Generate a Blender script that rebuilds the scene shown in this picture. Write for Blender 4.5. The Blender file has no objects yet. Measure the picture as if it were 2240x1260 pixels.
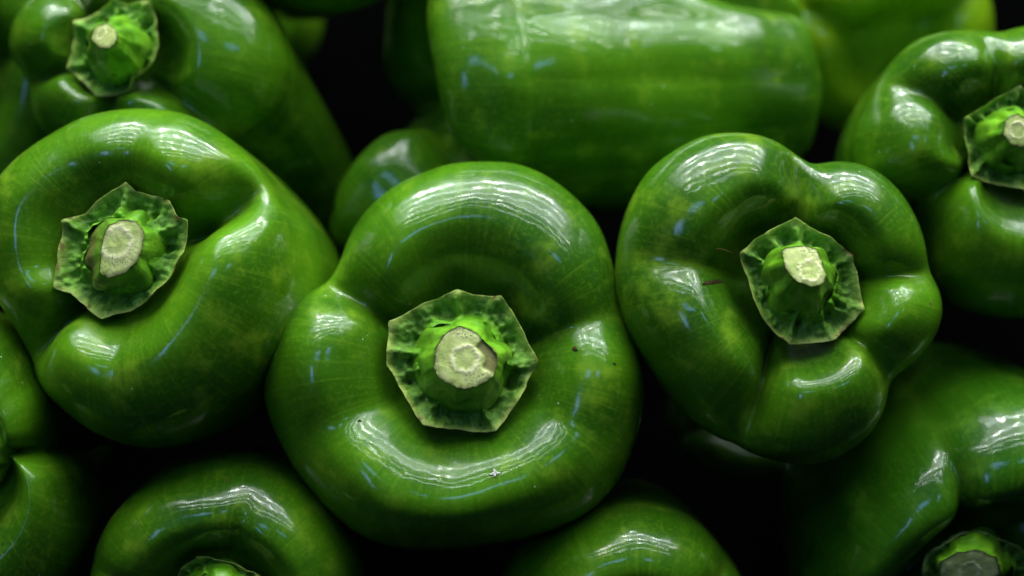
import bpy, math
import numpy as np
from mathutils import Vector, Matrix

sc = bpy.context.scene
COL = sc.collection
R2 = math.radians

# ------------------------------------------------------------------ frame of the heap
# The heap slopes: +X right, +U up along its slope, +W straight off its face.
PITCH = R2(50)
EX = np.array([1.0, 0, 0])
EU = np.array([0, math.sin(PITCH), math.cos(PITCH)])
EW = np.array([0, -math.cos(PITCH), math.sin(PITCH)])
ORG = np.array([0, 0, 0.60])          # middle of the heap's face, metres
DIST = 0.41                           # camera to heap face
FOV = 0.60                            # width seen per metre (60 mm on 36 mm)

def W(x, u, w):
    return ORG + EX * x + EU * u + EW * w
def Wd(v):
    return EX * v[0] + EU * v[1] + EW * v[2]

# ------------------------------------------------------------------ camera
cam = bpy.data.cameras.new('camera')
cam_o = bpy.data.objects.new('camera', cam)
COL.objects.link(cam_o)
cam.sensor_width = 36; cam.lens = 60
cam.clip_start = 0.01; cam.clip_end = 50
cp = W(0, 0, DIST)
M = Matrix((EX, EU, EW)).transposed().to_4x4(); M.translation = Vector(cp)
cam_o.matrix_world = M
cam.dof.use_dof = True
cam.dof.focus_distance = DIST + 0.003
cam.dof.aperture_fstop = 5.0
sc.camera = cam_o
sc.view_settings.view_transform = 'Standard'
sc.view_settings.look = 'None'
sc.view_settings.gamma = 1
sc.view_settings.exposure = 1.42

# ------------------------------------------------------------------ world and lamps
wd = bpy.data.worlds.new('World'); sc.world = wd; wd.use_nodes = True
wd.node_tree.nodes['Background'].inputs['Color'].default_value = (0.55, 0.75, 1.0, 1)
wd.node_tree.nodes['Background'].inputs['Strength'].default_value = 0.006

def area(name, tilt, side, dist, w, h, rad, col, patchy=0.0, scale=6.0, soft=0.0):
    """an area lamp seen from the heap 'tilt' degrees from straight-off towards up-slope,
    'side' degrees to the right; rad = its radiance"""
    l = bpy.data.lights.new(name, 'AREA'); l.shape = 'RECTANGLE'
    l.size = w; l.size_y = h
    l.energy = rad * math.pi * w * h
    l.color = col
    o = bpy.data.objects.new(name, l); COL.objects.link(o)
    t, s = R2(tilt), R2(side)
    d = np.array([math.sin(s), math.cos(s) * math.sin(t), math.cos(s) * math.cos(t)])
    p = W(*(d * dist))
    z = Vector(Wd(d)).normalized()
    x = Vector(EX) - z * Vector(EX).dot(z); x.normalize()
    y = z.cross(x)
    m = Matrix((x, y, z)).transposed().to_4x4(); m.translation = Vector(p)
    o.matrix_world = m
    if patchy:
        l.use_nodes = True
        nt = l.node_tree; em = nt.nodes['Emission']
        g = nt.nodes.new('ShaderNodeNewGeometry')
        mp = nt.nodes.new('ShaderNodeMapping'); mp.inputs['Scale'].default_value = (w * scale, h * scale, 1)
        mp.inputs['Location'].default_value = (tilt, side, 0)
        n = nt.nodes.new('ShaderNodeTexNoise'); n.inputs['Scale'].default_value = 1.0
        n.inputs['Detail'].default_value = 2.5
        r = nt.nodes.new('ShaderNodeMapRange')
        r.inputs['From Min'].default_value = 0.42; r.inputs['From Max'].default_value = 0.62
        r.inputs['To Min'].default_value = 1 - patchy; r.inputs['To Max'].default_value = 1 + patchy * 0.9
        nt.links.new(g.outputs['Parametric'], mp.inputs['Vector'])
        nt.links.new(mp.outputs['Vector'], n.inputs['Vector'])
        nt.links.new(n.outputs['Fac'], r.inputs['Value'])
        out = r.outputs['Result']
        if soft:                                  # the opening fades towards its borders
            sx = nt.nodes.new('ShaderNodeSeparateXYZ'); nt.links.new(g.outputs['Parametric'], sx.inputs[0])
            for k in ('X', 'Y'):
                pp = nt.nodes.new('ShaderNodeMath'); pp.operation = 'PINGPONG'; pp.inputs[1].default_value = 0.5
                nt.links.new(sx.outputs[k], pp.inputs[0])
                f = nt.nodes.new('ShaderNodeMapRange'); f.interpolation_type = 'SMOOTHSTEP'
                f.inputs['From Max'].default_value = soft
                nt.links.new(pp.outputs[0], f.inputs['Value'])
                mu = nt.nodes.new('ShaderNodeMath'); mu.operation = 'MULTIPLY'
                nt.links.new(out, mu.inputs[0]); nt.links.new(f.outputs['Result'], mu.inputs[1]); out = mu.outputs[0]
        nt.links.new(out, em.inputs['Strength'])
    return o

WH = (1.0, 0.97, 0.95); CL = (0.86, 0.95, 1.0); BL = (0.26, 0.48, 1.0)
# the bright open side of the market: a broad pale opening with brighter bays in it
area('opening_lamp', 84, 4, 1.7, 3.3, 1.50, 1.75, (0.92, 0.98, 0.95), 0.40, 4, .16)
for tilt, side, w, h, rad, c in (
        (49, -14, .24, .020, 8, CL), (49, 14, .34, .020, 7, CL), (50, 38, .18, .020, 6, CL),
        (57, -24, .22, .028, 11, WH), (57, 10, .24, .028, 14, WH), (57, 33, .20, .028, 9, WH),
        (66, -24, .14, .030, 14, WH), (66, -6, .20, .034, 30, WH), (66, 10, .10, .034, 25, WH), (66, 27, .16, .030, 11, CL), (66, 43, .16, .030, 13, WH),
        (77, -24, .10, .036, 14, WH), (77, -9, .20, .040, 32, WH), (77, 9, .18, .040, 27, WH), (77, 30, .18, .036, 14, CL),
        (88, -20, .16, .044, 16, CL), (88, -3, .16, .044, 28, WH), (88, 14, .22, .044, 23, WH), (88, 36, .24, .040, 15, WH),
        (98, -18, .22, .050, 26, WH), (98, 4, .26, .050, 30, WH), (98, 26, .26, .050, 22, WH)):
    area('bay_lamp', tilt, side, 1.3, w, h, rad, c, 0.4, 14, .25)
area('blue_lamp', 26, -12, 1.3, .60, .26, 3.2, BL, 0.15, 6, .45)
area('blue_lamp', 26, 19, 1.3, .34, .22, 2.8, BL, 0.15, 6, .45)
area('blue_lamp', 5, -29, 1.3, .27, .60, 3.2, BL, 0.15, 6, .45)
for tilt, w, h, rad in ((49, 1.9, .020, 7), (57, 2.0, .022, 9), (66, 2.1, .024, 11), (77, 2.1, .028, 12), (88, 2.1, .032, 12), (98, 2.1, .036, 12)):
    area('rail_lamp', tilt, 5, 1.28, w, h, rad, CL, 0.35, 5, .2)

# ------------------------------------------------------------------ shader helpers
def new_mat(name):
    m = bpy.data.materials.new(name); m.use_nodes = True
    return m, m.node_tree, m.node_tree.nodes['Principled BSDF']
def N(nt, t, **k):
    n = nt.nodes.new(t)
    for a, b in k.items():
        if a in n.inputs: n.inputs[a].default_value = b
        else: setattr(n, a, b)
    return n
def noise(nt, vec, scale, detail=3, rough=0.5):
    n = nt.nodes.new('ShaderNodeTexNoise')
    n.inputs['Scale'].default_value = scale; n.inputs['Detail'].default_value = detail
    n.inputs['Roughness'].default_value = rough
    if vec is not None: nt.links.new(vec, n.inputs['Vector'])
    return n.outputs['Fac']
def ramp(nt, val, a, b, lo=0.0, hi=1.0):
    r = nt.nodes.new('ShaderNodeMapRange'); r.interpolation_type = 'SMOOTHSTEP'
    r.inputs['From Min'].default_value = a; r.inputs['From Max'].default_value = b
    r.inputs['To Min'].default_value = lo; r.inputs['To Max'].default_value = hi
    nt.links.new(val, r.inputs['Value'])
    return r.outputs['Result']
def mix(nt, fac, a, b):
    m = nt.nodes.new('ShaderNodeMix'); m.data_type = 'RGBA'
    for key, v in (('Factor', fac), ('A', a), ('B', b)):
        s = [i for i in m.inputs if i.name == key and (i.type == 'RGBA' or key == 'Factor')][0]
        if hasattr(v, 'is_output'): nt.links.new(v, s)
        elif isinstance(v, tuple): s.default_value = (*v, 1)
        else: s.default_value = v
    return [o for o in m.outputs if o.type == 'RGBA'][0]
def math2(nt, op, a, b):
    m = nt.nodes.new('ShaderNodeMath'); m.operation = op
    for i, v in enumerate((a, b)):
        if hasattr(v, 'is_output'): nt.links.new(v, m.inputs[i])
        else: m.inputs[i].default_value = v
    return m.outputs[0]
def attr(nt, name, out='Fac'):
    a = nt.nodes.new('ShaderNodeAttribute'); a.attribute_name = name
    return a.outputs[out]
def bump(nt, h, strength, dist, prev=None):
    b = nt.nodes.new('ShaderNodeBump'); b.inputs['Strength'].default_value = strength
    b.inputs['Distance'].default_value = dist
    nt.links.new(h, b.inputs['Height'])
    if prev is not None: nt.links.new(prev, b.inputs['Normal'])
    return b.outputs['Normal']

def skin_material(name, dark, mid, pale, seed):
    m, nt, p = new_mat(name)
    tc = nt.nodes.new('ShaderNodeTexCoord')
    mp = N(nt, 'ShaderNodeMapping'); mp.inputs['Location'].default_value = (seed * 1.37, seed * .71, seed)
    nt.links.new(tc.outputs['Object'], mp.inputs['Vector'])
    v = mp.outputs['Vector']
    fl = attr(nt, 'flow', 'Vector')
    big = ramp(nt, noise(nt, v, 28, 3), 0.35, 0.68)
    c = mix(nt, big, dark, mid)
    blot = ramp(nt, noise(nt, v, 95, 5, .62), 0.50, 0.74)
    c = mix(nt, math2(nt, 'MULTIPLY', blot, 0.55), c, pale)
    # fine radial streaks running from the stem end down the flanks
    mp2 = N(nt, 'ShaderNodeMapping'); mp2.inputs['Scale'].default_value = (34, 34, 3.0)
    nt.links.new(fl, mp2.inputs['Vector'])
    st = noise(nt, mp2.outputs['Vector'], 1.0, 4, .6)
    c = mix(nt, ramp(nt, st, 0.5, 0.75, 0, 0.22), c, pale)
    c = mix(nt, ramp(nt, st, 0.50, 0.28, 0, 0.30), c, dark)
    fine = noise(nt, v, 900, 3, .6)
    c = mix(nt, ramp(nt, fine, 0.45, 0.75, 0, 0.22), c, pale)
    # pale growth seams in the furrows between lobes
    c = mix(nt, math2(nt, 'MULTIPLY', attr(nt, 'seam'), 0.15), c, pale)
    # dust specks and tiny brown flecks
    vo = N(nt, 'ShaderNodeTexVoronoi', Scale=190.0); nt.links.new(v, vo.inputs['Vector'])
    sep = N(nt, 'ShaderNodeSeparateColor'); nt.links.new(vo.outputs['Color'], sep.inputs['Color'])
    spk = math2(nt, 'MULTIPLY', ramp(nt, vo.outputs['Distance'], 0.055, 0.03), ramp(nt, sep.outputs['Red'], 0.55, 0.57))
    c = mix(nt, math2(nt, 'MULTIPLY', spk, 0.75), c, (0.50, 0.52, 0.40))
    vo2 = N(nt, 'ShaderNodeTexVoronoi', Scale=75.0); nt.links.new(v, vo2.inputs['Vector'])
    sep2 = N(nt, 'ShaderNodeSeparateColor'); nt.links.new(vo2.outputs['Color'], sep2.inputs['Color'])
    spb = math2(nt, 'MULTIPLY', ramp(nt, vo2.outputs['Distance'], 0.05, 0.03), ramp(nt, sep2.outputs['Green'], 0.80, 0.82))
    c = mix(nt, math2(nt, 'MULTIPLY', spb, 0.8), c, (0.10, 0.07, 0.02))
    nt.links.new(c, p.inputs['Base Color'])
    ro = ramp(nt, noise(nt, v, 160, 4, .6), 0.3, 0.7, 0.28, 0.40)
    p.inputs['Specular IOR Level'].default_value = 0.14
    nt.links.new(ro, p.inputs['Roughness'])
    p.inputs['IOR'].default_value = 1.45
    p.inputs['Subsurface Weight'].default_value = 0.12
    p.inputs['Subsurface Radius'].default_value = (0.4, 1.0, 0.1)
    p.inputs['Subsurface Scale'].default_value = 0.003
    p.inputs['Coat Weight'].default_value = 0.85
    p.inputs['Coat IOR'].default_value = 1.5
    cr = ramp(nt, noise(nt, v, 420, 4, .7), 0.35, 0.7, 0.022, 0.055)
    dull = ramp(nt, noise(nt, v, 60, 5, .65), 0.52, 0.72, 0, 0.08)
    nt.links.new(math2(nt, 'ADD', math2(nt, 'ADD', cr, dull), math2(nt, 'ADD', math2(nt, 'MULTIPLY', spk, 0.4), math2(nt, 'MULTIPLY', attr(nt, 'hollow'), 0.30))), p.inputs['Coat Roughness'])
    nt.links.new(ramp(nt, attr(nt, 'hollow'), 0, 1, .62, .35), p.inputs['Coat Weight'])
    n1 = bump(nt, noise(nt, v, 130, 2), 0.10, 0.0022)
    n2 = bump(nt, st, 0.025, 0.0010, n1)
    n3 = bump(nt, noise(nt, v, 1500, 3, .6), 0.055, 0.00022, n2)
    nt.links.new(n3, p.inputs['Normal'])
    nt.links.new(n3, p.inputs['Coat Normal'])
    return m

SKINS = {
    'green': ((0.022, 0.096, 0.003), (0.066, 0.208, 0.004), (0.205, 0.360, 0.018)),
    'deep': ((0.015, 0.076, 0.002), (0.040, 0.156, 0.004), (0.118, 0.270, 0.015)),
    'light': ((0.030, 0.124, 0.003), (0.085, 0.245, 0.005), (0.235, 0.400, 0.020)),
    'yellow': ((0.135, 0.300, 0.004), (0.235, 0.440, 0.006), (0.350, 0.500, 0.02)),
}
def calyx_material(k=1.0):
    m, nt, p = new_mat('calyx_leaf')
    tc = nt.nodes.new('ShaderNodeTexCoord'); v = tc.outputs['Object']
    c = mix(nt, ramp(nt, noise(nt, v, 220, 4), 0.35, 0.65), (0.038*k, 0.130*k, 0.008*k), (0.130*k, 0.310*k, 0.025*k))
    fl = attr(nt, 'flow', 'Vector')
    mpf = N(nt, 'ShaderNodeMapping'); mpf.inputs['Scale'].default_value = (16, 16, 2.2)
    nt.links.new(fl, mpf.inputs['Vector'])
    fib = noise(nt, mpf.outputs['Vector'], 1.0, 5, .65)
    c = mix(nt, ramp(nt, fib, 0.48, 0.72, 0, .6), c, (0.20*k, 0.42*k, 0.06*k))
    c = mix(nt, ramp(nt, fib, 0.50, 0.30, 0, .55), c, (0.028, 0.085, 0.006))
    c = mix(nt, ramp(nt, noise(nt, v, 700, 4, .7), 0.52, 0.72, 0, .5), c, (0.22, 0.40, 0.06))
    inner = attr(nt, 'inner')
    c = mix(nt, math2(nt, 'MULTIPLY', inner, 0.8), c, (0.14, 0.42, 0.012))
    edge = attr(nt, 'edge')
    nz = noise(nt, v, 420, 3, .6)
    e = math2(nt, 'MULTIPLY', edge, ramp(nt, nz, 0.25, 0.55, 0.45, 1.0))
    c = mix(nt, e, c, (0.37, 0.46, 0.10))
    br = math2(nt, 'MULTIPLY', math2(nt, 'POWER', edge, 2.0), ramp(nt, noise(nt, v, 330, 3), 0.57, 0.66))
    c = mix(nt, br, c, (0.16, 0.075, 0.03))
    vo = N(nt, 'ShaderNodeTexVoronoi', Scale=160.0); nt.links.new(v, vo.inputs['Vector'])
    sp = N(nt, 'ShaderNodeSeparateColor'); nt.links.new(vo.outputs['Color'], sp.inputs['Color'])
    spk = math2(nt, 'MULTIPLY', ramp(nt, vo.outputs['Distance'], 0.14, 0.07), ramp(nt, sp.outputs['Red'], 0.72, 0.74))
    c = mix(nt, math2(nt, 'MULTIPLY', spk, 0.85), c, (0.035, 0.018, 0.008))
    nt.links.new(c, p.inputs['Base Color'])
    p.inputs['Roughness'].default_value = 0.48
    p.inputs['Specular IOR Level'].default_value = 0.22
    p.inputs['Subsurface Weight'].default_value = 0.2
    p.inputs['Subsurface Radius'].default_value = (0.5, 1.0, 0.1)
    p.inputs['Subsurface Scale'].default_value = 0.0015
    n0 = bump(nt, fib, 0.5, 0.0007)
    n1 = bump(nt, noise(nt, v, 520, 4, .6), 0.6, 0.0007, n0)
    n2 = bump(nt, noise(nt, v, 2400, 3), 0.35, 0.0002, n1)
    nt.links.new(n2, p.inputs['Normal'])
    return m
def stem_material():
    m, nt, p = new_mat('stem_skin')
    tc = nt.nodes.new('ShaderNodeTexCoord'); v = tc.outputs['Object']
    c = mix(nt, ramp(nt, noise(nt, v, 160, 3), 0.35, 0.65), (0.085, 0.270, 0.008), (0.180, 0.440, 0.014))
    c = mix(nt, ramp(nt, noise(nt, v, 600, 4, .7), 0.55, 0.75, 0, .5), c, (0.24, 0.42, 0.07))
    top = attr(nt, 'edge')
    c = mix(nt, math2(nt, 'MULTIPLY', top, ramp(nt, noise(nt, v, 300, 3), 0.40, 0.55)), c, (0.055, 0.040, 0.016))
    c = mix(nt, ramp(nt, noise(nt, v, 350, 3), 0.68, 0.72, 0, 0.7), c, (0.04, 0.03, 0.012))
    bk = attr(nt, 'bark')
    c = mix(nt, bk, c, (0.14, 0.125, 0.035))
    nt.links.new(c, p.inputs['Base Color'])
    p.inputs['Roughness'].default_value = 0.33
    p.inputs['Coat Weight'].default_value = 0.3; p.inputs['Coat Roughness'].default_value = 0.2
    p.inputs['Subsurface Weight'].default_value = 0.15
    p.inputs['Subsurface Scale'].default_value = 0.002
    p.inputs['Subsurface Radius'].default_value = (0.5, 1.0, 0.1)
    n1 = bump(nt, noise(nt, v, 330, 3), 0.5, 0.0008)
    n2 = bump(nt, noise(nt, v, 1600, 3), 0.35, 0.0002, n1)
    nt.links.new(n2, p.inputs['Normal'])
    return m
def cut_material():
    m, nt, p = new_mat('cut_flesh')
    tc = nt.nodes.new('ShaderNodeTexCoord'); v = tc.outputs['Object']
    c = mix(nt, ramp(nt, noise(nt, v, 240, 4), 0.35, 0.68), (0.38, 0.48, 0.11), (0.58, 0.65, 0.23))
    c = mix(nt, ramp(nt, noise(nt, v, 1300, 4, .75), 0.58, 0.74, 0, .35), c, (0.26, 0.30, 0.09))
    c = mix(nt, math2(nt, 'MULTIPLY', attr(nt, 'ring'), ramp(nt, noise(nt, v, 900, 3), .35, .6, .2, .95)), c, (0.84, 0.80, 0.48))
    c = mix(nt, math2(nt, 'MULTIPLY', attr(nt, 'edge'), ramp(nt, noise(nt, v, 420, 4), 0.35, 0.52)), c, (0.055, 0.042, 0.016))
    mould = math2(nt, 'MULTIPLY', ramp(nt, noise(nt, v, 130, 2), 0.52, 0.68), ramp(nt, noise(nt, v, 1900, 3, .7), 0.50, 0.60))
    c = mix(nt, math2(nt, 'MULTIPLY', mould, 0.8), c, (0.12, 0.14, 0.05))
    c = mix(nt, math2(nt, 'MULTIPLY', attr(nt, 'wedge'), ramp(nt, noise(nt, v, 380, 3), .2, .6, .5, 1)), c, (0.21, 0.20, 0.045))
    nt.links.new(c, p.inputs['Base Color'])
    p.inputs['Roughness'].default_value = 0.6
    n1 = bump(nt, noise(nt, v, 900, 4, .65), 0.55, 0.0004)
    nt.links.new(n1, p.inputs['Normal'])
    return m
CALYX, CALYX_PALE, STEM, CUT = calyx_material(1.1), calyx_material(1.4), stem_material(), cut_material()
def plain_mat(name, col, rough, nscale=300, amt=0.4):
    m, nt, p = new_mat(name)
    tc = nt.nodes.new('ShaderNodeTexCoord')
    d = tuple(x * (1 - amt) for x in col)
    nt.links.new(mix(nt, ramp(nt, noise(nt, tc.outputs['Object'], nscale, 4), .3, .7), d, col), p.inputs['Base Color'])
    p.inputs['Roughness'].default_value = rough
    p.inputs['Specular IOR Level'].default_value = 0.0
    return m

# ------------------------------------------------------------------ geometry helpers
def at(px, py, w):
    """point of the heap seen at (px, py) of a 2240 x 1260 survey grid, w metres off the heap face"""
    d = DIST - w
    return np.array([(px - 1120) / 2240 * FOV * d, -(py - 630) / 2240 * FOV * d, w])
EYE = np.array([0, 0, DIST])
def on_plane(px, py, p0, n):
    """where the line of sight through a survey point meets the plane (p0, n)"""
    q = at(px, py, 0.0); d = q - EYE
    return EYE + d * (np.dot(p0 - EYE, n) / np.dot(d, n))

def frame(axis):
    a = np.array(axis, float); a /= np.linalg.norm(a)
    e1 = np.array([1.0, 0, 0]) - a * a[0]
    if np.linalg.norm(e1) < 0.4: e1 = np.array([0, 1.0, 0]) - a * a[1]
    e1 /= np.linalg.norm(e1)
    return e1, np.cross(a, e1), a

def wrap(d):
    return (d + math.pi) % (2 * math.pi) - math.pi
def smooth_periodic(th, val, q, sig):
    """periodic interpolation of (th,val) with gaussian smoothing of sigma sig (radians)"""
    o = np.argsort(th); th = np.asarray(th)[o]; val = np.asarray(val)[o]
    g = np.linspace(0, 2 * math.pi, 1440, endpoint=False)
    v = np.interp(g, np.concatenate([th - 2 * math.pi, th, th + 2 * math.pi]), np.tile(val, 3))
    if sig > 0:
        k = np.arange(-200, 201) * (2 * math.pi / 1440)
        kern = np.exp(-0.5 * (k / sig) ** 2); kern /= kern.sum()
        v = np.convolve(np.concatenate([v[-200:], v, v[:200]]), kern, 'valid')
    return np.interp(q % (2 * math.pi), np.append(g, 2 * math.pi), np.append(v, v[0]))
def catmull(P, n):
    P = np.array(P, float)
    seg = np.linalg.norm(np.diff(P, axis=0), axis=1) ** 0.5
    t = np.concatenate([[0], np.cumsum(seg)])
    m = np.zeros_like(P)
    h = np.diff(t)[:, None]; d = np.diff(P, axis=0) / h
    m[1:-1] = (d[:-1] * h[1:] + d[1:] * h[:-1]) / (h[1:] + h[:-1])
    m[0] = d[0]; m[-1] = d[-1]
    # samples at equal arc length, so the mesh is even
    def ev(q):
        i = np.clip(np.searchsorted(t, q, 'right') - 1, 0, len(P) - 2)
        hh = (t[i + 1] - t[i])[:, None]; s = ((q - t[i]) / (t[i + 1] - t[i]))[:, None]
        return ((2 * s**3 - 3 * s**2 + 1) * P[i] + (s**3 - 2 * s**2 + s) * hh * m[i]
                + (-2 * s**3 + 3 * s**2) * P[i + 1] + (s**3 - s**2) * hh * m[i + 1])
    q = np.linspace(0, t[-1], 2000); e = ev(q)
    L = np.concatenate([[0], np.cumsum(np.linalg.norm(np.diff(e, axis=0), axis=1))])
    return ev(np.interp(np.linspace(0, L[-1], n), L, q))
def sstep(a, b, x):
    t = np.clip((x - a) / (b - a), 0, 1); return t * t * (3 - 2 * t)
def fnoise(rng, P, freq, k=28):
    out = np.zeros(P.shape[:-1])
    for _ in range(k):
        d = rng.normal(size=3); d /= np.linalg.norm(d)
        out += np.sin(P @ d * freq * rng.uniform(.5, 1.6) * 2 * math.pi + rng.uniform(0, 6.28))
    return out / math.sqrt(k)

def grid_mesh(name, P, cap0=None, cap1=None, attrs=None, mat=None):
    """P[i,j] rings (i) of wrapped points (j); caps = single points. Positions in the local frame."""
    ni, nj = P.shape[:2]
    V = P.reshape(-1, 3)
    i, j = np.meshgrid(np.arange(ni - 1), np.arange(nj), indexing='ij')
    j2 = (j + 1) % nj
    F = np.stack([i * nj + j, (i + 1) * nj + j, (i + 1) * nj + j2, i * nj + j2], -1).reshape(-1, 4)
    loops = [F.ravel()]; starts = [np.arange(len(F)) * 4]; n_l = len(F) * 4
    extra = []
    for cap, row, flip in ((cap0, 0, False), (cap1, ni - 1, True)):
        if cap is None: continue
        idx = len(V) + len(extra); extra.append(cap)
        a = row * nj + np.arange(nj); b = row * nj + (np.arange(nj) + 1) % nj
        c = np.full(nj, idx)
        T = np.stack([c, b, a] if flip else [c, a, b], -1)
        loops.append(T.ravel()); starts.append(n_l + np.arange(nj) * 3); n_l += nj * 3
    if extra: V = np.concatenate([V, np.array(extra)])
    me = bpy.data.meshes.new(name)
    me.vertices.add(len(V)); me.vertices.foreach_set('co', V.astype(np.float32).ravel())
    lp = np.concatenate(loops).astype(np.int32); st = np.concatenate(starts).astype(np.int32)
    me.loops.add(len(lp)); me.loops.foreach_set('vertex_index', lp)
    me.polygons.add(len(st)); me.polygons.foreach_set('loop_start', st)
    me.polygons.foreach_set('use_smooth', np.ones(len(st), bool))
    me.update(calc_edges=True); me.validate()
    for k, a in (attrs or {}).items():
        ex = len(extra)
        if a.ndim == 3:
            d = np.concatenate([a.reshape(-1, 3)] + [a[0 if cap0 is not None else -1].mean(0)[None]] * ex)
            at_ = me.attributes.new(k, 'FLOAT_VECTOR', 'POINT'); at_.data.foreach_set('vector', d.astype(np.float32).ravel())
        else:
            d = np.concatenate([a.ravel(), np.zeros(ex)])
            at_ = me.attributes.new(k, 'FLOAT', 'POINT'); at_.data.foreach_set('value', d.astype(np.float32))
    if mat: me.materials.append(mat)
    return me
def link(name, me, parent=None):
    o = bpy.data.objects.new(name, me); COL.objects.link(o)
    if parent is not None: o.parent = parent
    return o

# profile of a bell pepper: (radius / R, height / R) from the stem hollow over the shoulder to the blossom end
PROFILE = [(0.02, -.295), (0.16, -.29), (0.24, -.28), (0.31, -.25), (0.36, -.205), (0.41, -.145), (0.46, -.09), (0.52, -.04), (0.58, -.010), (0.64, 0.0), (0.73, -.022),
           (0.82, -.077), (0.895, -.152), (0.95, -.25), (0.987, -.36), (1.0, -.47), (0.985, -.72), (0.94, -1.02), (0.875, -1.32),
           (0.79, -1.58), (0.65, -1.79), (0.46, -1.88), (0.26, -1.84), (0.12, -1.76), (0.02, -1.74)]
Z_RING = -.47

def polar_of(pts, c, e1, e2):
    d = np.array(pts) - c
    x, y = d @ e1, d @ e2
    return np.arctan2(y, x) % (2 * math.pi), np.hypot(x, y)

def pepper(label, calyx_px, w, axis, outline=None, radii=None, R=.045, creases=(), grooves=(), skin='green',
           seed=1, res=(260, 150), zc=-.165, length=1.0, lean=(0, 0), depth=1.0, crest=1.0, crown=None, sig=3.5,
           crest_lift=(), crest_shift=(), blunt=1, origin=None, lump=.0006):
    rng = np.random.default_rng(seed)
    e1, e2, a = frame(axis)
    C = at(*calyx_px, w) - a * zc * R if origin is None else np.array(origin)   # on the axis, at crest level
    nj, ni = res
    th = np.linspace(0, 2 * math.pi, nj, endpoint=False)
    if outline is not None:
        rc = C + a * Z_RING * R
        pts = [on_plane(x, y, rc, a) for x, y in outline]
        t_, r_ = polar_of(pts, rc, e1, e2)
        Rt = smooth_periodic(t_, r_, th, R2(sig))
    elif radii is not None:
        Rt = smooth_periodic([R2(d) % (2 * math.pi) for d, _ in radii], [R * r for _, r in radii], th, R2(9))
    else:
        Rt = np.full(nj, R)
    prof = catmull(PROFILE, ni)
    rr, zz = prof[:, 0].copy(), prof[:, 1].copy()
    zz = np.where(zz < Z_RING, Z_RING + (zz - Z_RING) * length, zz) if length != 1 else zz
    s = np.linspace(0, 1, ni)
    inner = np.arange(ni) <= np.argmax(rr)
    zz = np.where((np.arange(ni) < np.argmax(zz)), zz * depth, zz)
    i_ring = int(np.argmax(rr)); i_crest = int(np.argmax(zz))
    if crest != 1.0:                              # move the crest in or out
        u = rr.copy()
        rr = np.where(inner, u * (1 + (crest - 1) * np.exp(-((u - .64) / .22) ** 2)), u)
    if blunt != 1:                                # square off the blossom end
        rr = np.where(inner, rr, rr ** blunt)
    Rg = Rt[None, :] * np.ones((ni, 1))
    rr2 = rr[:, None] * np.ones((1, nj))
    for d0, wdg, amt in crest_shift:              # shoulder crest nearer to / farther from the stem on one side
        g = np.exp(-(wrap(th - R2(d0)) / R2(wdg)) ** 2)
        rr2 = rr2 * (1 + amt * np.where(inner, np.exp(-((rr - .62) / .20) ** 2), 0)[:, None] * g[None, :])
    # lobes fade towards the blossom end
    Rm = Rt.mean()
    fade = sstep(i_ring / ni, 1.0, s)[:, None]
    Rg = Rg * (1 - .55 * fade) + (Rm * (1 + .25 * (Rg / Rm - 1))) * .55 * fade
    r = rr2 * Rg
    z = zz[:, None] * R * np.ones((1, nj))
    B = sstep(.18, .50, rr) * inner * (1 - sstep(i_crest, i_ring, np.arange(ni)))
    B = np.where(np.arange(ni) > i_ring, 0, B)
    Cw = np.where(inner, sstep(.45, .85, rr), 1 - .65 * sstep(i_ring, ni * .97, np.arange(ni)))
    seam = np.zeros((ni, nj))
    for cr in creases:
        d0, wd_, dep, rad = cr[:4]
        drift = cr[4] if len(cr) > 4 else 0
        rnd = R2(cr[5]) if len(cr) > 5 else R2(2.2)
        cen = R2(d0) + R2(drift) * (rr[:, None] * inner[:, None] + (~inner)[:, None] - .7)
        d = wrap(th[None, :] - cen)
        ww = R2(wd_) * (1.0 + .5 * sstep(i_ring, i_ring + .25 * ni, np.arange(ni))[:, None])
        g = np.exp(-(np.sqrt(d * d + rnd * rnd) - rnd) / ww)
        z -= dep * R * B[:, None] * g
        r *= 1 - rad * g * Cw[:, None]
        seam = np.maximum(seam, np.exp(-(d / R2(3.0)) ** 2) * (dep > .12) * sstep(.4, .6, rr)[:, None])
    for d0, wdg, amt in crest_lift:               # broad swells / dips of the shoulder
        g = np.exp(-(wrap(th - R2(d0)) / R2(wdg)) ** 2)
        z += amt * R * (B * 1.0)[:, None] * g[None, :]
    for d0, wd_, dep, s0, s1 in grooves:          # lengthwise furrows on the flank
        d = wrap(th - R2(d0))[None, :]
        g = np.exp(-(np.sqrt(d * d + R2(1.6) ** 2) - R2(1.6)) / R2(wd_))
        env = (sstep(s0, s0 + .12, s) * (1 - sstep(s1 - .06, s1 + .02, s)))[:, None]
        r *= 1 - dep * g * env
    X = r * np.cos(th); Y = r * np.sin(th)
    zb = np.clip(-(z / R) + Z_RING, 0, None)
    X = X + lean[0] * R * zb ** 1.4; Y = Y + lean[1] * R * zb ** 1.4
    P = np.stack([X, Y, z], -1)
    amp = sstep(.2, .5, rr)[:, None] * lump
    nrm = P - np.array([0, 0, -.7 * R]); nrm /= np.linalg.norm(nrm, axis=-1, keepdims=True)
    P = P + nrm * (fnoise(rng, P, 18) * amp * 1.0 + fnoise(rng, P, 55) * amp * .22)[..., None]
    flow = np.stack([np.cos(th)[None] * np.ones((ni, 1)), np.sin(th)[None] * np.ones((ni, 1)), s[:, None] * np.ones((1, nj)) * 2], -1)
    key = skin
    mat = skin_material('skin', *SKINS[key], seed)
    me = grid_mesh('body', P, cap0=P[0].mean(0), cap1=P[-1].mean(0), attrs={'flow': flow, 'seam': seam, 'hollow': (1 - sstep(.38, .56, rr))[:, None] * inner[:, None] * np.ones((1, nj))}, mat=mat)
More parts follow.
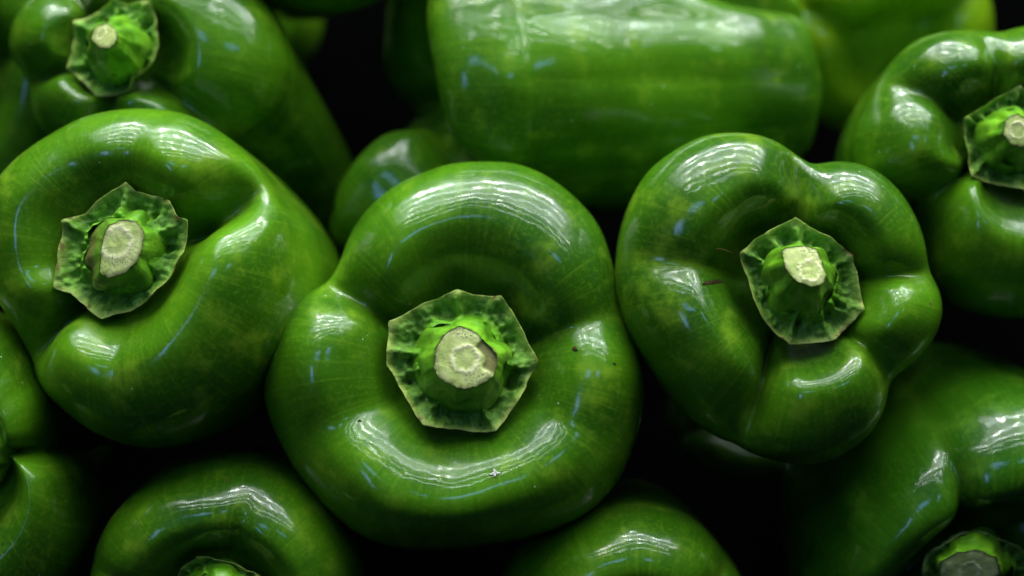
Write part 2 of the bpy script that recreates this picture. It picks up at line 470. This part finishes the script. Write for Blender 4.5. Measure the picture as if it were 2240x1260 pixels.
    root = bpy.data.objects.new('bell_pepper', None); COL.objects.link(root)
    root.empty_display_size = .02
    root['label'] = label; root['category'] = 'bell pepper'; root['group'] = 'green bell peppers heaped on the stall'
    Mx = Matrix((Vector(Wd(e1)), Vector(Wd(e2)), Vector(Wd(a)))).transposed().to_4x4(); Mx.translation = Vector(W(*C))
    root.matrix_world = Mx
    link('body', me, root)
    if crown: build_crown(root, C, e1, e2, a, R, zc, crown, rng)
    return root, (C, e1, e2, a, P)

def build_crown(root, C, e1, e2, a, R, zc, k, rng):
    """calyx (green star collar), stem stub and its cut face"""
    cc = C + a * zc * R
    tilt = k.get('tilt')                           # own plane of the collar, else square to the axis
    n = a if tilt is None else np.array(tilt) / np.linalg.norm(tilt)
    pts = np.array([on_plane(x, y, cc, n) for x, y in k['outline']])
    to_l = lambda p: np.stack([(p - C) @ e1, (p - C) @ e2, (p - C) @ a], -1)
    # ---- collar
    nj, ni = 288, 30
    L = to_l(pts); c0 = to_l(cc[None])[0]
    t_ = np.arctan2(L[:, 1], L[:, 0]) % (2 * math.pi)
    o = np.argsort(t_); Ls = L[o]; ts = t_[o]
    th = np.linspace(0, 2 * math.pi, nj, endpoint=False)
    te = np.concatenate([[ts[-1] - 2 * math.pi], ts, [ts[0] + 2 * math.pi]])
    rim = np.stack([np.interp(th, te, np.concatenate([[Ls[-1, q]], Ls[:, q], [Ls[0, q]]])) for q in range(3)], -1)
    rho = np.hypot(rim[:, 0], rim[:, 1])
    wob = 1 + .008 * sum(np.sin(f * th + rng.uniform(0, 6.28)) * A for f, A in ((5, .8), (9, .8), (14, .6), (23, .4), (37, .2)))
    rim[:, :2] *= wob[:, None]; rho = rho * wob
    rim[:, 2] += .0007 * sum(np.sin(f * th + rng.uniform(0, 6.28)) * A for f, A in ((2, .7), (5, .8), (9, .5), (16, .2)))
    # the stem's foot, somewhat lumpy
    rs = k.get('foot', .0090)
    foot = rs * (1 + .06 * np.sin(5 * th + rng.uniform(0, 6)) + .04 * np.sin(8 * th + rng.uniform(0, 6)))
    foot = np.minimum(foot, rho * .72)
    q = np.linspace(0, 1, ni)
    mm = .0015 * k.get('relief', 1.0)
    tips = [R2(math.degrees(x)) for x in k.get('tip_th', [])]
    if not tips:
        rl = rho; tips = [th[i] for i in range(nj) if rl[i] == rl[(np.arange(i - 14, i + 15)) % nj].max()]
    rib = np.zeros(nj)
    for tt in tips: rib = np.maximum(rib, np.exp(-(wrap(th - tt) / R2(6)) ** 2))
    h = np.interp(q, [0, .12, .30, .5, .78, 1], [2.4, 1.5, -.6, -.5, .1, .9])[:, None] * np.ones((1, nj))
    h = h + rib[None] * np.interp(q, [0, .2, .5, .85, 1], [0, 1.0, 1.3, 1.1, .7])[:, None]
    ph = rng.uniform(0, 6, 4)
    puck = sum(np.sin(f * th + rng.uniform(0, 6)) * A for f, A in ((6, .45), (9, .5), (11, .4), (14, .45), (17, .35), (23, .25), (29, .2)))
    puck = puck * (.75 + .5 * np.sin(2 * th + ph[0])) * .75
    h = h + puck[None] * np.interp(q, [0, .15, .35, .65, 1], [.1, .7, 1.0, .45, .12])[:, None]
    foot = foot * .86
    rad = foot[None] + (rho - foot)[None] * q[:, None]
    base = rim[None, :, 2] * q[:, None] + c0[2] * (1 - q[:, None])
    ux, uy = rim[:, 0] / rho, rim[:, 1] / rho
    P = np.stack([rad * ux, rad * uy, base + h * mm], -1)
    P[..., 2] += fnoise(rng, P, 150) * .55 * mm * np.interp(q, [0, .1, .4, .8, 1], [.2, 1, 1.1, .7, .25])[:, None]
    P[..., 2] += (fnoise(rng, P, 420, 20) * .24 * mm) * np.interp(q, [0, .5, 1], [1, 1, .2])[:, None]
    und = P[::-1].copy(); und[..., 2] -= np.interp(q[::-1], [0, .9, 1], [1.8, 1.3, .7])[:, None] * .001
    und[:1, :, :2] *= .994
    full = np.concatenate([P, und])
    edge = np.concatenate([np.interp(q, [0, .78, .93, 1], [0, .1, .8, 1])[:, None] * np.ones((1, nj)),
                           np.interp(q[::-1], [0, .9, 1], [0, 0, 1])[:, None] * np.ones((1, nj))])
    inn = np.concatenate([np.interp(q, [0, .12, .4], [1, .85, 0])[:, None] * np.ones((1, nj)), np.zeros((ni, nj))])
    rho2 = np.concatenate([q, q[::-1]])[:, None] * np.ones((1, nj))
    flow = np.stack([np.cos(th)[None] + rho2 * 0 + (R * 37 % 1), np.sin(th)[None] + rho2 * 0, rho2], -1)
    link('calyx', grid_mesh('calyx', full, attrs={'edge': edge, 'inner': inn, 'flow': flow},
                            mat=CALYX_PALE if k.get('pale') else CALYX), root)
    # ---- stem stub
    if 'cut' not in k: return
    H = k.get('height', .012)
    poly = np.array(k['cut'], float); ctr = poly.mean(0); poly = ctr + (poly - ctr) * .92
    wt = cc[2] + H
    top_c = at(ctr[0], ctr[1], wt)
    cn = np.array(k.get('cut_n', a), float); cn /= np.linalg.norm(cn)
    T = to_l(np.array([on_plane(x, y, top_c, cn) for x, y in poly]))
    tc_ = to_l(top_c[None])[0]
    tt = np.arctan2(T[:, 1] - tc_[1], T[:, 0] - tc_[0]) % (2 * math.pi); o = np.argsort(tt); T = T[o]; tt = tt[o]
    nj = 128; th = np.linspace(0, 2 * math.pi, nj, endpoint=False)
    te = np.concatenate([tt - 2 * math.pi, tt, tt + 2 * math.pi]); Te = np.concatenate([T, T, T])
    ring_t = np.stack([np.interp(th, te, Te[:, q_]) for q_ in range(3)], -1)
    for _ in range(9): ring_t = (np.roll(ring_t, 1, 0) + 2 * ring_t + np.roll(ring_t, -1, 0)) / 4
    rag = sum(np.sin(f * th + rng.uniform(0, 6.28)) * A for f, A in ((4, .6), (7, .6), (11, .5), (19, .4), (31, .3)))
    ring_t = ring_t.mean(0) + (ring_t - ring_t.mean(0)) * (1 + .022 * rag)[:, None]
    fb = rs * 1.02 * (1 + .05 * np.sin(5 * th + 1) + .04 * np.sin(3 * th + rng.uniform(0, 6)))
    ring_b = np.stack([fb * np.cos(th), fb * np.sin(th), np.full(nj, c0[2] - .0022)], -1)
    nt_ = 26; v = np.linspace(0, 1, nt_)
    S = ring_b[None] * (1 - v)[:, None, None] + ring_t[None] * v[:, None, None]
    mid = S.mean(1, keepdims=True)
    swell = 1 + k.get('swell', .10) * np.sin(math.pi * np.clip(v * 1.02, 0, 1)) ** .8 * (1 - .25 * v)
    S = mid + (S - mid) * swell[:, None, None]
    ribs = np.sin(6 * th + rng.uniform(0, 6)) * .00045 + np.sin(9 * th + rng.uniform(0, 6)) * .0003
    out = (S - mid); out /= np.linalg.norm(out, axis=-1, keepdims=True)
    S = S + out * (ribs[None] * (np.sin(math.pi * v) ** .6)[:, None])[..., None]
    S = S + out * (fnoise(rng, S, 140) * .00035 * np.sin(math.pi * v)[:, None])[..., None]
    bark = np.zeros((nt_, nj))
    if 'bark' in k:
        b0, bw = k['bark']; bark = np.exp(-(wrap(th - R2(b0)) / R2(bw)) ** 2)[None] * (sstep(.15, .55, v) * (1 - sstep(.80, 1.0, v)))[:, None]
        S = S + out * (bark * .0022)[..., None]
    eg = np.interp(v, [0, .93, 1], [0, 0, .9])[:, None] * np.ones((1, nj))
    so = link('stem', grid_mesh('stem', S[::-1], attrs={'edge': eg[::-1], 'bark': bark[::-1]}, mat=STEM), root)
    # ---- cut face
    ctr_l = ring_t.mean(0); cl = np.array([cn @ e1, cn @ e2, cn @ a])
    nq = 26; qq = np.linspace(1, .02, nq)
    F = ctr_l + (ring_t[None] - ctr_l) * qq[:, None, None]
    rp = k.get('ring_px')
    ring_a = np.zeros((nq, nj))
    lift = fnoise(rng, F, 260) * .00005 * (1 - qq ** 6)[:, None] - (qq ** 8)[:, None] * .00025
    if rp:
        rcn = to_l(on_plane(rp[0], rp[1], top_c, cn)[None])[0]
        rr_ = rp[2] * FOV * (DIST - wt) / 2240
        d = np.linalg.norm(F - rcn, axis=-1)
        an = np.arctan2(F[..., 1] - rcn[1], F[..., 0] - rcn[0])
        wob = 1 + .04 * np.sin(an * 5 + 1) + .035 * np.sin(an * 11) + .03 * np.sin(an * 17 + 2)
        ring_a = np.exp(-((d - rr_ * wob) / (rr_ * .16)) ** 2)
        lift = lift + ring_a * .00012
        if 'torn' in k:
            lift = lift + np.exp(-(d / (rr_ * 1.1)) ** 4) * np.abs(fnoise(rng, F, 330)) * k['torn']
    F = F + cl * (lift + .0001)[..., None]
    wedge = np.zeros((nq, nj))
    if 'wedge' in k:
        w0, ww, r0 = k['wedge']
        wedge = (sstep(0, 1, (R2(ww) - np.abs(wrap(th - R2(w0)))) / R2(10)))[None] * sstep(r0 - .05, r0 + .05, qq)[:, None]
        F = F - cl * (wedge * .0007)[..., None]
    fe = np.interp(qq, [0, .80, .95, 1], [0, 0, .45, 1])[:, None] * np.ones((1, nj))
    fo = link('cut_face', grid_mesh('cut_face', F, cap1=F[-1].mean(0), attrs={'edge': fe, 'ring': ring_a, 'wedge': wedge}, mat=CUT), so)

# ------------------------------------------------------------------ the surface under the heap
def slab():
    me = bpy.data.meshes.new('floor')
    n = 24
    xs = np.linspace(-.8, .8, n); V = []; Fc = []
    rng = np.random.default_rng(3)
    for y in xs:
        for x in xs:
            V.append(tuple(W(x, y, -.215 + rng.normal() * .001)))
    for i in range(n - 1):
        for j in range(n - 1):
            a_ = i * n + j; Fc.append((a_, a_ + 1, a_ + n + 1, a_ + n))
    me.from_pydata(V, [], Fc); me.materials.append(plain_mat('gap_shade_board', (.002, .002, .002), .95, 20))  # near-black colour paints in the shade between the peppers
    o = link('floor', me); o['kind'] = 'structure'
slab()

# ------------------------------------------------------------------ the peppers
HI = (420, 240)
P1 = pepper('big bell pepper in the middle facing the viewer, round pale cut stem in eight-pointed collar',
    (1010, 795), -.010, (0.0, .20, 1), R=.0455, res=HI, seed=11, crest=1.0, depth=1.25, zc=-.185, crest_shift=[(268, 50, .22), (180, 30, .08), (0, 30, .10), (90, 40, .02)],
    outline=[(1030, 362), (1150, 375), (1240, 425), (1310, 500), (1345, 590), (1360, 655), (1388, 725), (1410, 800), (1413, 880), (1395, 960),
             (1350, 1055), (1285, 1120), (1200, 1162), (1100, 1187), (1000, 1203), (900, 1203), (800, 1175), (720, 1115), (660, 1040), (625, 970),
             (595, 900), (587, 820), (600, 740), (630, 680), (680, 640), (722, 608), (745, 560), (770, 500), (820, 440), (900, 390), (960, 368)],
    creases=[(148, 10, .26, .015, 0, 2.5), (18, 13, .15, .012, 0, 4), (207, 13, .10, .0, 0, 7), (330, 14, .07, .0, 0, 8), (95, 25, .02, 0, 0, 10), (262, 16, .04, 0.0, 0, 8)],
    crown=dict(outline=[(852, 706), (900, 680), (945, 655), (1000, 641), (1050, 649), (1096, 649), (1140, 712), (1155, 755), (1176, 790), (1150, 850), (1120, 900),
                        (1084, 946), (1030, 945), (990, 942), (926, 934), (905, 900), (880, 855), (860, 825), (845, 800), (850, 750)],
               cut=[(1000, 708), (965, 728), (945, 765), (942, 800), (955, 830), (985, 850), (1020, 858), (1055, 845), (1085, 825), (1098, 800), (1090, 770), (1065, 745), (1040, 720), (1025, 711)],
               height=.011, ring_px=(1018, 785, 29), foot=.0116, swell=.12, wedge=(8, 44, .60)))
P2 = pepper('bell pepper at the left with a torn brown-edged stem and a spotted yellowish collar',
    (272, 552), -.008, (-.20, .16, 1), R=.0440, res=HI, seed=23, crest=1.0, skin='light', lean=(.10, .02),
    outline=[(0, 440), (50, 370), (120, 310), (200, 258), (290, 240), (400, 252), (480, 290), (545, 345), (610, 410), (650, 500), (655, 600), (625, 710), (570, 810),
             (490, 905), (400, 965), (300, 980), (200, 950), (130, 895), (80, 825), (62, 760), (48, 725), (20, 685), (-5, 640), (-15, 560), (-10, 490)],
    creases=[(222, 9, .34, .02, 0, 1.5), (24, 10, .40, .05, 14, 5), (82, 12, .06, 0, 0, 7), (272, 10, .035, .005, 0, 4), (120, 14, .03, 0, 0, 8), (190, 14, .05, 0, 0, 8)],
    crown=dict(outline=[(145, 487), (190, 465), (235, 430), (283, 402), (300, 418), (350, 432), (378, 445), (400, 480), (421, 486), (405, 555), (375, 610), (340, 650),
                        (290, 680), (230, 700), (200, 680), (160, 645), (124, 634), (135, 570), (143, 520)],
               cut=[(262, 474), (300, 478), (320, 502), (318, 540), (300, 578), (270, 605), (236, 615), (214, 600), (215, 560), (222, 520), (236, 488)],
               height=.0085, ring_px=(255, 530, 34), torn=.00004, pale=1, foot=.0098, bark=(190, 60), swell=.10, relief=1.1))
P3 = pepper('five-lobed bell pepper right of the middle with slanted stem and small brown scratch',
    (1750, 620), -.010, (.05, .10, 1), R=.0390, res=HI, seed=37, crest=1.0, depth=1.65, zc=-.22,
    outline=[(1352, 560), (1368, 460), (1410, 390), (1470, 335), (1540, 302), (1620, 293), (1690, 315), (1740, 350), (1768, 374), (1800, 366), (1840, 364), (1900, 378),
             (1960, 425), (2000, 480), (2020, 540), (2029, 592), (2050, 630), (2055, 690), (2035, 750), (1990, 800), (1943, 835), (1934, 890), (1890, 960), (1820, 1000),
             (1740, 1015), (1650, 1000), (1560, 960), (1480, 890), (1420, 800), (1380, 720), (1355, 640)],
    creases=[(90, 14, .32, .01, 0, 3), (5, 9, .18, .01, 0, 2.5), (315, 9, .20, .01, 0, 2.5), (250, 7, .33, .03, 0, 1.3), (172, 11, .13, .0, 0, 4), (125, 16, .03, 0, 0, 8)],
    crown=dict(outline=[(1616, 555), (1650, 525), (1690, 500), (1735, 476), (1765, 497), (1810, 520), (1864, 560), (1875, 620), (1887, 680), (1855, 715), (1825, 745), (1780, 750), (1722, 757),
                        (1690, 725), (1665, 700), (1645, 650), (1630, 600)],
               cut=[(1705, 540), (1750, 534), (1788, 538), (1800, 570), (1812, 605), (1805, 626), (1775, 630), (1740, 618), (1720, 595), (1710, 570)],
               cut_n=(.05, .36, .93), height=.0125, ring_px=(1772, 592, 24), torn=.00006, foot=.0092, swell=.12))
P4 = pepper('bell pepper in the upper left corner, stem pointing left, broad shaded flank',
    (256, 112), -.042, (-.14, .12, .98), R=.0430, seed=41, crest=.86, length=1.1, grooves=[(322, 20, .12, .50, .95)], lean=(.40, -.60), zc=-.08,
    outline=[(28, 130), (38, 70), (70, 20), (120, -25), (200, -60), (320, -70), (440, -60), (535, -30), (605, 50), (640, 140), (625, 240), (530, 310), (450, 355), (390, 340),
             (340, 350), (290, 340), (230, 350), (160, 345), (105, 300), (68, 240), (60, 195), (62, 165), (42, 155)],
    creases=[(192, 8, .22, .02, 0, 2), (262, 8, .18, .02, 0, 2), (322, 9, .26, .03, 0, 3), (70, 10, .25, .03, 0, 3), (130, 10, .2, .03, 0, 3)],
    crown=dict(outline=[(165, 95), (172, 55), (215, 30), (255, 0), (285, 12), (330, 5), (345, 50), (352, 100), (335, 140), (300, 175), (282, 203), (215, 214), (185, 180), (150, 153), (160, 125)],
               cut=[(205, 55), (235, 48), (255, 62), (258, 90), (240, 108), (212, 105), (196, 85)], cut_n=(-.55, .35, .75), pale=1, height=.016, foot=.0086, swell=.18, ring_px=(222, 75, 14)))
P5 = pepper('large bell pepper lying on its side at the top, long glossy flank to the viewer',
    (905, 130), -.050, (-.955, -.05, .27), R=.0430, seed=53, crest=1.14, blunt=.62, origin=at(893, 180, -.075), length=1.56, skin='green', res=(320, 240),
    radii=[(3, 1.06), (343, 1.0), (314, .93), (289, .97), (262, 1.07), (242, 1.07), (217, 1.04), (197, .98), (170, .95), (132, 1.0), (87, 1.05), (42, 1.0)],
    creases=[(225, 9, .34, .05, 0, 3), (330, 10, .22, .03, 0, 3), (100, 10, .25, .05, 0, 3)], grooves=[(306, 7, .20, .60, .98), (288, 14, .035, .30, .97), (263, 12, .03, .35, .95), (333, 9, .06, .2, .9), (240, 10, .03, .4, .95)], lump=.0011)
P6 = pepper('bell pepper cut off by the right edge, round pale stem in a sharp-cornered collar',
    (2205, 305), -.030, (.06, .10, 1), R=.0440, seed=61,
    outline=[(2172, 78), (2090, 70), (2000, 92), (1945, 140), (1895, 220), (1865, 300), (1880, 380), (1945, 430), (2015, 448), (2030, 520), (2045, 600), (2110, 665),
             (2200, 695), (2300, 690), (2400, 620), (2490, 500), (2510, 350), (2460, 180), (2360, 90), (2250, 62)],
    creases=[(152, 10, .16, .0, 0, 3), (218, 9, .26, .02, 0, 2), (100, 9, .12, .0, 0, 3), (310, 10, .2, .02, 0, 3), (30, 10, .2, .02, 0, 3)],
    crown=dict(outline=[(2103, 262), (2160, 225), (2225, 190), (2270, 225), (2320, 270), (2330, 330), (2300, 390), (2240, 420), (2180, 405), (2120, 388), (2112, 320)],
               cut=[(2196, 262), (2225, 245), (2255, 260), (2262, 300), (2240, 325), (2212, 320), (2192, 295)], height=.012, foot=.0085, ring_px=(2226, 285, 18)))
P7 = pepper('blurred yellow green bell pepper at the back near the top right corner',
    (1960, 30), -.110, (.1, -.5, .8), R=.0340, seed=71, skin='yellow', origin=at(1968, 120, -.105),
    radii=[(0, 1.0), (60, 1.05), (120, 1.0), (180, 1.05), (240, 1.0), (300, 1.05)], creases=[(35, 10, .2, .04), (155, 10, .2, .04), (275, 10, .2, .05)], grooves=[(275, 10, .08, .2, .95)])
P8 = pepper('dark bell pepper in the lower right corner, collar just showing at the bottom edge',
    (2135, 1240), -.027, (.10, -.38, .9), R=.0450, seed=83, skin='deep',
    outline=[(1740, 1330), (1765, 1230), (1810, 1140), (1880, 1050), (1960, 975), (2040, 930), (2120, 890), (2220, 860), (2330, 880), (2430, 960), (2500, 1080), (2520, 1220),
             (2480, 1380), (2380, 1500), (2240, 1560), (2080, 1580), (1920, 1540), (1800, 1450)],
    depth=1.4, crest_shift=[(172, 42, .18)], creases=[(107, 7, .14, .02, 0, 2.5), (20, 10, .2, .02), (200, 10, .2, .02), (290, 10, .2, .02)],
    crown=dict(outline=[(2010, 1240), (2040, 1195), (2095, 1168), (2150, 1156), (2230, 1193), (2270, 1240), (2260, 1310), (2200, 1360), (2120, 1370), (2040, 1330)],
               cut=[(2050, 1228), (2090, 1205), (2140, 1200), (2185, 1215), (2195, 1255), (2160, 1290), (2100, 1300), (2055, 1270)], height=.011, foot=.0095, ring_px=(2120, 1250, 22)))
P9 = pepper('bell pepper at the bottom edge right of the middle, only its glossy domed shoulder showing',
    (1390, 1420), -.014, (0, -.16, 1), R=.0420, seed=97, skin='green',
    outline=[(1060, 1340), (1110, 1250), (1190, 1175), (1290, 1118), (1400, 1098), (1500, 1128), (1570, 1185), (1625, 1265), (1660, 1360), (1665, 1500), (1580, 1640), (1400, 1720), (1220, 1660), (1090, 1510)],
    creases=[(40, 10, .15, .02), (160, 10, .18, .02), (280, 10, .2, .02)])
P10 = pepper('bell pepper in the lower left with curled rim, tip of its collar at bottom edge',
    (480, 1300), -.012, (.02, -.10, 1), R=.0420, seed=103, skin='green',
    outline=[(200, 1270), (215, 1180), (260, 1100), (330, 1045), (430, 1015), (560, 1012), (660, 1052), (740, 1130), (790, 1220), (800, 1310), (760, 1430), (640, 1540), (480, 1580), (330, 1530), (230, 1400)],
    creases=[(72, 9, .06, .0, 0, 4), (170, 10, .1, .02), (250, 10, .2, .02), (330, 10, .2, .02)],
    crown=dict(outline=[(385, 1265), (400, 1240), (435, 1211), (490, 1225), (530, 1235), (572, 1252), (590, 1310), (560, 1370), (500, 1400), (430, 1380), (390, 1330)],
               cut=[(455, 1290), (500, 1280), (530, 1300), (525, 1335), (490, 1350), (455, 1330)], height=.010, foot=.0085, ring_px=(490, 1315, 18)))
P11 = pepper('dark bell pepper cut off by the left edge, below the torn-stemmed pepper',
    (-48, 992), -.010, (.0, .0, 1), R=.0430, seed=109, skin='green',
    outline=[(-60, 660), (0, 695), (45, 745), (85, 830), (118, 900), (122, 950), (112, 985), (165, 1015), (195, 1090), (190, 1180), (150, 1270), (70, 1350), (-50, 1400), (-200, 1370), (-330, 1250), (-380, 1050), (-350, 850), (-220, 700)],
    crest_shift=[(0, 60, -.06)], creases=[(3, 8, .22, .02, 0, 2), (120, 10, .2, .02), (240, 10, .2, .02)],
    crown=dict(outline=[(-180, 960), (-120, 890), (-50, 880), (-10, 930), (16, 990), (-10, 1050), (-60, 1100), (-130, 1090), (-180, 1040)],
               cut=[(-110, 970), (-80, 950), (-45, 965), (-40, 1000), (-70, 1025), (-105, 1010)], height=.010, foot=.0085))
P12 = pepper('bell pepper in the top left corner, mostly hidden behind the long-stemmed one',
    (-100, 120), -.075, (-.1, -.2, 1), R=.0420, seed=113, skin='green', origin=at(-150, 170, -.07),
    radii=[(0, 1.0), (60, 1.05), (120, 1.0), (180, 1.05), (240, 1.0), (300, 1.05)], creases=[(20, 10, .2, .04), (150, 10, .2, .04), (270, 10, .2, .05)])
P13 = pepper('small blurred bell pepper in the gap left of the pepper lying on its side',
    (825, 380), -.068, (-.75, .62, -.2), R=.0215, seed=127, skin='green', origin=at(802, 378, -.076),
    radii=[(0, 1.0), (60, 1.05), (120, 1.0), (180, 1.05), (240, 1.0), (300, 1.05)], creases=[(80, 10, .2, .04), (200, 10, .2, .04), (320, 10, .2, .05)])
P14 = pepper('blurred yellowish bell pepper far back at the top edge, left of the lying one',
    (620, -60), -.120, (.2, -.2, .9), R=.0280, seed=131, skin='light', origin=at(530, 30, -.15),
    radii=[(0, 1.0), (60, 1.05), (120, 1.0), (180, 1.05), (240, 1.0), (300, 1.05)], creases=[(310, 10, .2, .04), (70, 10, .2, .04), (190, 10, .2, .05)])
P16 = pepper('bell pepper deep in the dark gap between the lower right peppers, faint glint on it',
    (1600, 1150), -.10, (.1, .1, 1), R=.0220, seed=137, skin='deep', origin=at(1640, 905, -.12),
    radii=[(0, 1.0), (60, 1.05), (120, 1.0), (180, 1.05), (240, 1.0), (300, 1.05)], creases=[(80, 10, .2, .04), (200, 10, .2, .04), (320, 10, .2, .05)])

P17 = pepper('bell pepper added higher up the heap, nearly out of view, to shade the upper left one',
    (680, -300), -.05, (.2, .1, .9), R=.0420, seed=149, origin=at(690, -372, -.045),
    radii=[(0, 1.0), (60, 1.05), (120, 1.0), (180, 1.05), (240, 1.0), (300, 1.05)], creases=[(80, 10, .2, .04), (200, 10, .2, .04), (320, 10, .2, .05)])  # added almost wholly above the frame to cast shade on the upper left flank

# ------------------------------------------------------------------ small things lying on the peppers
from mathutils.bvhtree import BVHTree
def bvh_of(root):
    o = [c for c in root.children if c.name.startswith('body')][0]
    me = o.data
    mw = root.matrix_world
    return BVHTree.FromPolygons([mw @ v.co for v in me.vertices], [tuple(p.vertices) for p in me.polygons])
def hit(bvh, px, py):
    e = Vector(W(*EYE)); d = (Vector(W(*at(px, py, 0.0))) - e).normalized()
    p, n, _, _ = bvh.ray_cast(e, d)
    return p, n

def scab(root, pts, rows, thick, mat, name):
    """a thin raised crust on a pepper's skin: pts = centre line, rows = half width"""
    b = bvh_of(root); inv = root.matrix_world.inverted()
    V, F = [], []; nr = len(pts); rng = np.random.default_rng(5)
    for i, (x, y) in enumerate(pts):
        for j, k in enumerate((-1, -.5, 0, .5, 1)):
            hw = rows[i] * (1 + rng.uniform(-.25, .25))
            p, n = hit(b, x + rng.uniform(-1, 1), y + k * hw)
            V.append(inv @ (p + n * (thick * (1 - k * k) * rng.uniform(.6, 1.2) + .00002 - (.00012 if abs(k) == 1 else 0))))
    for i in range(nr - 1):
        for j in range(4):
            a_ = i * 5 + j; F.append((a_, a_ + 1, a_ + 6, a_ + 5))
    me = bpy.data.meshes.new(name); me.from_pydata(V, [], F); me.materials.append(mat)
    for p in me.polygons: p.use_smooth = True
    link(name, me, root)
BROWN = plain_mat('dry_scar', (.070, .052, .020), .7, 1500, .7)
scab(P3[0], [(1536, 622), (1543, 620), (1550, 619), (1558, 618), (1566, 617), (1574, 616), (1580, 617)], [2, 5, 6, 7, 6, 5, 2], .00018, BROWN, 'scratch')
scab(P1[0], [(1252, 764), (1256, 763), (1260, 764), (1263, 766)], [3, 7, 6, 3], .00022, BROWN, 'scar')
scab(P1[0], [(1341, 795), (1344, 796), (1347, 796)], [2, 3, 2], .00018, BROWN, 'scar')
scab(P1[0], [(783, 921), (787, 920), (791, 922)], [2, 3, 2], .00018, BROWN, 'scar')

def tube_mesh(name, P, r0, r1, mat, nj=6):
    P = [Vector(p) for p in P]; V, F = [], []
    for i, p in enumerate(P):
        t = (P[min(i + 1, len(P) - 1)] - P[max(i - 1, 0)]).normalized()
        s_ = t.orthogonal().normalized(); q = t.cross(s_)
        r = r0 + (r1 - r0) * i / (len(P) - 1)
        for k in range(nj):
            f = 2 * math.pi * k / nj
            V.append(p + (s_ * math.cos(f) + q * math.sin(f)) * r)
    for i in range(len(P) - 1):
        for k in range(nj):
            F.append((i * nj + k, i * nj + (k + 1) % nj, (i + 1) * nj + (k + 1) % nj, (i + 1) * nj + k))
    F.append(tuple(range(nj))[::-1]); F.append(tuple(len(V) - nj + k for k in range(nj)))
    me = bpy.data.meshes.new(name); me.from_pydata(V, [], F); me.materials.append(mat)
    for p in me.polygons: p.use_smooth = True
    return me
# fibre beside the collar of the five lobed pepper
b3 = bvh_of(P3[0]); line = []
for x, y, lift in ((1563, 543, .0004), (1572, 542, .0009), (1582, 544, .0016), (1592, 548, .0022), (1602, 553, .0024), (1612, 559, .0022), (1619, 564, .0016)):
    p, n = hit(b3, x, y); line.append(p + n * lift)
fo = link('plant_fibre', tube_mesh('plant_fibre', line, .00009, .00013, plain_mat('dry_fibre', (.20, .12, .04), .7, 900)))
fo['label'] = 'thin curved brown fibre left of the five-lobed pepper\'s collar'; fo['category'] = 'fibre'
# the little white petal like speck on the lower rim of the middle pepper
b1 = bvh_of(P1[0]); p0, n0 = hit(b1, 1083, 1037)
V, F = [], []
ax = (Vector(EX) - n0 * n0.dot(Vector(EX))).normalized(); ay = n0.cross(ax)
for ang, ln in ((5, .00135), (62, .0008), (100, .0013), (160, .00075), (186, .0013), (268, .0008)):
    a_ = R2(ang); d = ax * math.cos(a_) + ay * math.sin(a_); q = n0.cross(d); k = len(V)
    for f, wd_, up in ((0, .00012, .0003), (.5, .00027, .00042), (.85, .0002, .0004), (1.0, .00005, .00025)):
        for sgn, dz in ((-1, 0), (1, 0), (0, .00008), (0, -.00006)):
            V.append(p0 + d * ln * f + q * wd_ * sgn + n0 * (up + dz))
    for i in range(3):
        for e, f2 in ((0, 2), (2, 1), (1, 3), (3, 0)):
            F.append((k + i * 4 + e, k + i * 4 + f2, k + i * 4 + 4 + f2, k + i * 4 + 4 + e))
    F.append((k, k + 2, k + 1, k + 3)); F.append((k + 12, k + 15, k + 13, k + 14))
me = bpy.data.meshes.new('petal_speck'); me.from_pydata(V, [], F); me.materials.append(plain_mat('dry_petal', (.62, .62, .56), .6, 2000, .2))
so = link('petal_speck', me); so['label'] = 'tiny white star-shaped speck on the lower rim of the middle pepper'; so['category'] = 'speck'
